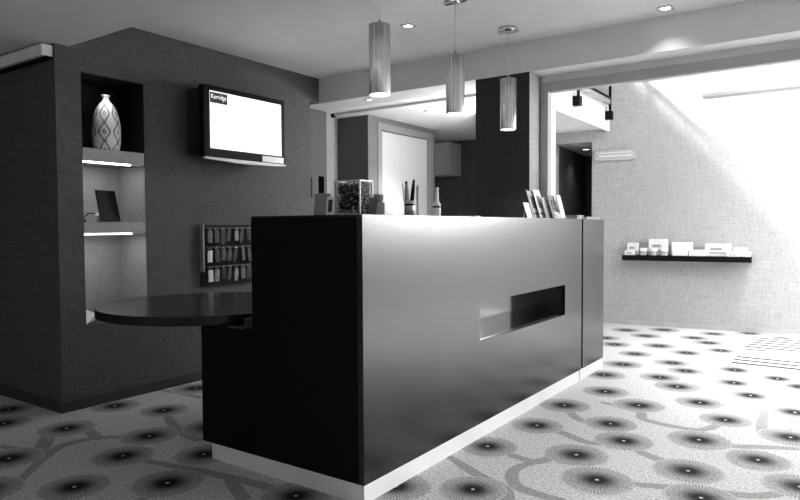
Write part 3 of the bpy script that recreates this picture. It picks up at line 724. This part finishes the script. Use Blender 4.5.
# brochure stand with leaning brochures
t = thing('brochure_stand', 'dark stand for leaning brochures at the right of the pillar', 'stand', (-1.84, 4.60, ZT), 0)
bm = bmesh.new(); bm_box(bm, -.10, .07, -.17, .17, 0, .004); lean_panel(bm, .05, .225, .004, .28, .004, -.062, -.145); lean_panel(bm, .2, .12, .004, .28, .004, -.062, .0); obj('stand_frame', bm, M['black'], t)
BR = [(-.055, -.075, .17, .21, 'paper2', 'inkdark', 'tall dark mottled brochure at the left of the brochure stand'), (-.035, -.02, .12, .22, 'paper', 'cardgrey', 'tall white brochure with grey picture in the brochure stand'),
      (-.010, .055, .16, .165, 'paper2', 'inkmid', 'short grey brochure in the front of the brochure stand'), (.015, .11, .13, .18, 'cardgrey', 'inkdark', 'narrow grey brochure at the right of the brochure stand')]
for k, (x0, y0, w_, h_, mm, m2, lab) in enumerate(BR):
    tb = thing('brochure', lab, 'brochure', (-1.84 + x0, 4.60 + y0, ZT + .0058), 0, 'brochures in the counter stand')
    bm = bmesh.new(); lean_panel(bm, w_, h_, .004, .28); obj('cover', bm, M[mm], tb)
    bm = bmesh.new(); MX = Matrix.Rotation(-.28, 4, 'Y'); bm_box(bm, .0001, .0008, -w_ * .3, w_ * .15, h_ * .35, h_ * .8, mtx=MX); bm_box(bm, .0001, .0008, -w_ * .35, w_ * .38, h_ * .12, h_ * .2, mtx=MX); obj('cover_picture', bm, M[m2], tb)
tb = thing('display_board', 'blank white board leaning at the right of the brochure stand', 'board', (-1.80, 4.80, ZT + .001), 0)
bm = bmesh.new(); lean_panel(bm, .08, .19, .005, .26); obj('board_panel', bm, M['paper'], tb)
tb = thing('patterned_card', 'small patterned card at the foot of the brochure stand', 'card', (-1.75, 4.56, ZT + .001), 0)
bm = bmesh.new(); lean_panel(bm, .12, .05, .002, .35); obj('card_face', bm, mat('patterned_card', .4, .6, var=.9, vscale=90), tb)

# ------------------------------------------------------------------ office background pieces
t = thing('wall_cabinet', 'grey wall cabinet hung high on the dark office wall', 'cabinet', (-4.55, 7.847, 1.90))
box('cabinet_body', (-.27, .13, -.30, .0, .0, .44), M['cabinet'], t, .003)
box('cabinet_door', (-.265, .125, -.318, -.301, .005, .435), M['cabinet'], t, .002)
t = thing('office_cabinet', 'dark tall unit in the office below the grey wall cabinet', 'unit', (-4.30, 7.25, 0))
box('unit_body', (-.4, .0, -.48, .55, 0, .9), M['kitchen'], t, .003)
box('unit_front', (.001, .02, -.47, .54, .05, .88), M['skirt'], t, .002)
box('unit_top', (-.41, .03, -.485, .56, .9, .93), M['skirt'], t)
t = thing('wall_sconce', 'small glowing slot lamp on the dark office wall beside the pillar', 'lamp', (-3.97, 7.82, 1.70))
box('lamp_body', (-.08, .08, -.03, .028, .0, .04), M['skirt'], t); box('lamp_glow', (-.07, .07, -.034, -.031, .005, .03), M['paper'], t)
# wall socket recess right of the charcoal wall
t = thing('wall_switch', 'black recessed switch box on the grey wall at the end of the charcoal wall', 'switch', (-4.43, 4.90, 1.50))
box('recess_box', (.0, .012, -.09, .12, .0, .20), M['recesswall'], t); box('dark_insert', (.012, .016, .01, .09, .05, .22), mat('matt_black_insert', .002, 1, spec=0), t)

# ------------------------------------------------------------------ atrium wall shelf and packages
t = thing('wall_shelf', 'long black floating shelf on the pale atrium wall', 'shelf', WM @ Vector((.955, 0, .79)), math.atan2(.1017, .9948))
box('shelf_board', (-.70, .66, -.2, -.001, 0, .062), M['black'], t, .002)
def on_shelf(s, d, z): return WM @ Vector((s + .035, -d, z))
ang = math.atan2(.1017, .9948); ZB = .8526
G = 'white packages on the black wall shelf'
def pack(s, d, w_, dp, h_, lab, z=ZB, dark=True, kind='package'):
    t = thing(kind, lab, 'package', on_shelf(s, d, z), ang, G)
    box('box_body', (-w_ / 2, w_ / 2, -dp / 2, dp / 2, 0, h_), M['paper'], t, .004)
    if dark:
        bm = bmesh.new(); bm_box(bm, -w_ * .3, w_ * .15, -dp / 2 - .0012, -dp / 2, h_ * .5, h_ * .66); bm_box(bm, -w_ * .32, w_ * .3, -dp / 2 - .0012, -dp / 2, h_ * .22, h_ * .32)
        obj('print', bm, M['inkmid'], t)
    return t
pack(.325, .07, .125, .07, .145, 'upright white pack at the left end of the black wall shelf')
pack(.305, .16, .115, .05, .055, 'low white pack lying in front of the upright one at the shelf left end')
pack(.61, .07, .21, .07, .19, 'tallest white box with dark printed border on the black wall shelf')
for k in range(3):
    t = thing('cup', ['left', 'middle', 'right'][k] + ' of the three white cups in front of the tallest shelf box', 'cup', on_shelf(.455 + .115 * k, .155, ZB), ang, 'white cups on the black wall shelf')
    bm = bmesh.new(); bm_lathe(bm, [(0, 0), (.034, 0), (.044, .085), (.04, .085), (.031, .005), (0, .005)], 28); obj('cup_body', bm, M['paper'], t)
    bm = bmesh.new(); bm_lathe(bm, [(.0385, .03), (.0407, .048)], 28); obj('band', bm, M['inkmid'], t)
pack(.855, .15, .17, .06, .075, 'white flat box right of the three cups on the wall shelf', dark=False)
pack(.87, .075, .22, .07, .155, 'wide white box behind the flat box on the wall shelf', dark=False)
pack(1.035, .15, .17, .06, .07, 'low white box at the middle of the wall shelf', dark=False)
pack(1.245, .08, .27, .09, .14, 'widest white box toward the right of the wall shelf')
pack(1.40, .16, .13, .05, .055, 'small white pack in front of the widest shelf box')
pack(1.47, .075, .14, .07, .10, 'plain white box near the right end of the wall shelf', dark=False)
pack(1.53, .16, .085, .05, .06, 'smallest white pack at the right end of the wall shelf', dark=False)

# acrylic sign
s_beam = sbox('trim_beam_shade', (-1.13, 2.8, 6.502, 6.658, 2.385, 2.4098), M['frame'])  # grey strip stands in for the shade on the beam's underside
t = thing('acrylic_sign', 'clear acrylic sign with faint lines beside the dark corridor opening', 'sign', on_shelf(.10, 0, 2.0), ang)
box('sign_plate', (-.24, .25, -.03, -.024, 0, .125), mat('frosted_acrylic', .50, .25, var=.08, vscale=30), t, .001)
bm = bmesh.new()
for x in (-.215, .225):
    for z in (.02, .105): bm_box(bm, x - .006, x + .006, -.034, -.001, z - .006, z + .006)
obj('standoffs', bm, M['chrome'], t)
bm = bmesh.new(); rs = random.Random(2)
for row, z in enumerate((.085, .045)):
    x = -.185
    while x < .18:
        w_ = rs.uniform(.012, .03); bm_box(bm, x, x + w_, -.0312, -.0302, z, z + .018); x += w_ + .007
obj('lettering_lines', bm, mat('faint_lettering', .8, .5), t)

# striped floor mat
t = thing('striped_mat', 'pale mat with thin dark stripes lying near the atrium wall', 'mat', (0, 7.0, 0))
bm = bmesh.new(); bm_box(bm, -.83, 1.0, -.82, .82, .002, .006); obj('mat_base', bm, mat('mat_pale', .62, .9, var=.15, vscale=100), t)
bm = bmesh.new()
for k in range(11):
    y = -.80 + k * .15
    if -.42 < y < -.02:  # stripes left out here to imitate daylight washing them out
        bm_box(bm, -.2 + (y + .42) * .6, .98, y, y + .055, .006, .0075)
        if y > -.2: bm_box(bm, -.82, -.6, y, y + .055, .006, .0075)
    else: bm_box(bm, -.82, .98, y, y + .065, .006, .0075)
obj('stripes', bm, mat('mat_stripe', .03, .9, var=.3, vscale=100), t)

# ------------------------------------------------------------------ light
w = bpy.data.worlds.new('sky'); scene.world = w; w.use_nodes = True
w.node_tree.nodes['Background'].inputs['Color'].default_value = (1, 1, 1, 1); w.node_tree.nodes['Background'].inputs['Strength'].default_value = .7
def area(name, loc, rot, sx, sy, e, spread=None):
    L = bpy.data.lights.new(name, 'AREA'); L.shape = 'RECTANGLE'; L.size = sx; L.size_y = sy; L.energy = e
    if spread: L.spread = spread
    o = bpy.data.objects.new(name, L); COL.objects.link(o); o.location = loc; o.rotation_euler = rot; return o
area('skylight_daylight', (.95, 6.6, 4.58), (0, 0, 0), 3.0, 2.5, 270, math.radians(70))
L = bpy.data.lights.new('sunlight', 'SUN'); L.energy = 14; L.angle = math.radians(4)
o = bpy.data.objects.new('sunlight', L); COL.objects.link(o); o.rotation_euler = Vector((-1, -.6, 1.05)).to_track_quat('Z', 'Y').to_euler(); o.location = (-3, 3, 9)
area('window_daylight', (2.78, 6.8, 2.5), (0, PI / 2, 0), 3.0, 3.3, 90)
wp = WM @ Vector((4.22, -.02, 2.8)); area('window_daylight', tuple(wp), (-PI / 2, 0, .1019), 2.0, 2.5, 930, math.radians(105))
area('window_daylight', (-3.9, -3.49, 1.55), (PI / 2, 0, 0), 1.9, 1.25, 16)  # light of the added rear window, lifts the left return wall
for z, y in ((1.640, 2.51), (1.153, 2.51)):
    area('niche_strip_glow', (XW - .10, y - .02, z), (0, 0, 0), .02, .36, .55)

t = thing('added_globe_lamp', 'added white globe ceiling lamp, out of view in the office behind the black pillar', 'lamp', (-2.72, 5.6, 2.13))  # unseen lamp, added to brighten the office behind the pillar
bm = bmesh.new(); bm_lathe(bm, [(0, 0), (.04, .008), (.075, .035), (.09, .08), (.08, .13), (.05, .165), (.02, .175)], 32); obj('globe_shade', bm, M['glowlamp'], t)
bm = bmesh.new(); bm_lathe(bm, [(.02, .17), (.02, .22), (.05, .235), (.05, .255), (0, .255)], 24); obj('lamp_mount', bm, M['alu_matt'], t)
L = bpy.data.lights.new('added_globe_light', 'POINT'); L.energy = 55; L.shadow_soft_size = .06
o = bpy.data.objects.new('added_globe_light', L); COL.objects.link(o); o.location = (-.16, -.0, .02); o.parent = t

# ------------------------------------------------------------------ camera
cam = bpy.data.cameras.new('camera'); co = bpy.data.objects.new('camera', cam); COL.objects.link(co)
cam.sensor_width = 36; cam.lens = 644.67 / 800 * 36; cam.clip_start = .05
yaw, pitch, roll = .608012, .0355524, -.00517435
co.matrix_world = Matrix.Translation((0, 0, 1.2)) @ Matrix.Rotation(yaw, 4, 'Z') @ Matrix.Rotation(PI / 2 - pitch, 4, 'X') @ Matrix.Rotation(roll, 4, 'Z')
scene.camera = co
vs_ = scene.view_settings; vs_.view_transform = 'Standard'; vs_.look = 'None'; vs_.gamma = 1; vs_.exposure = -.2; vs_.use_curve_mapping = False
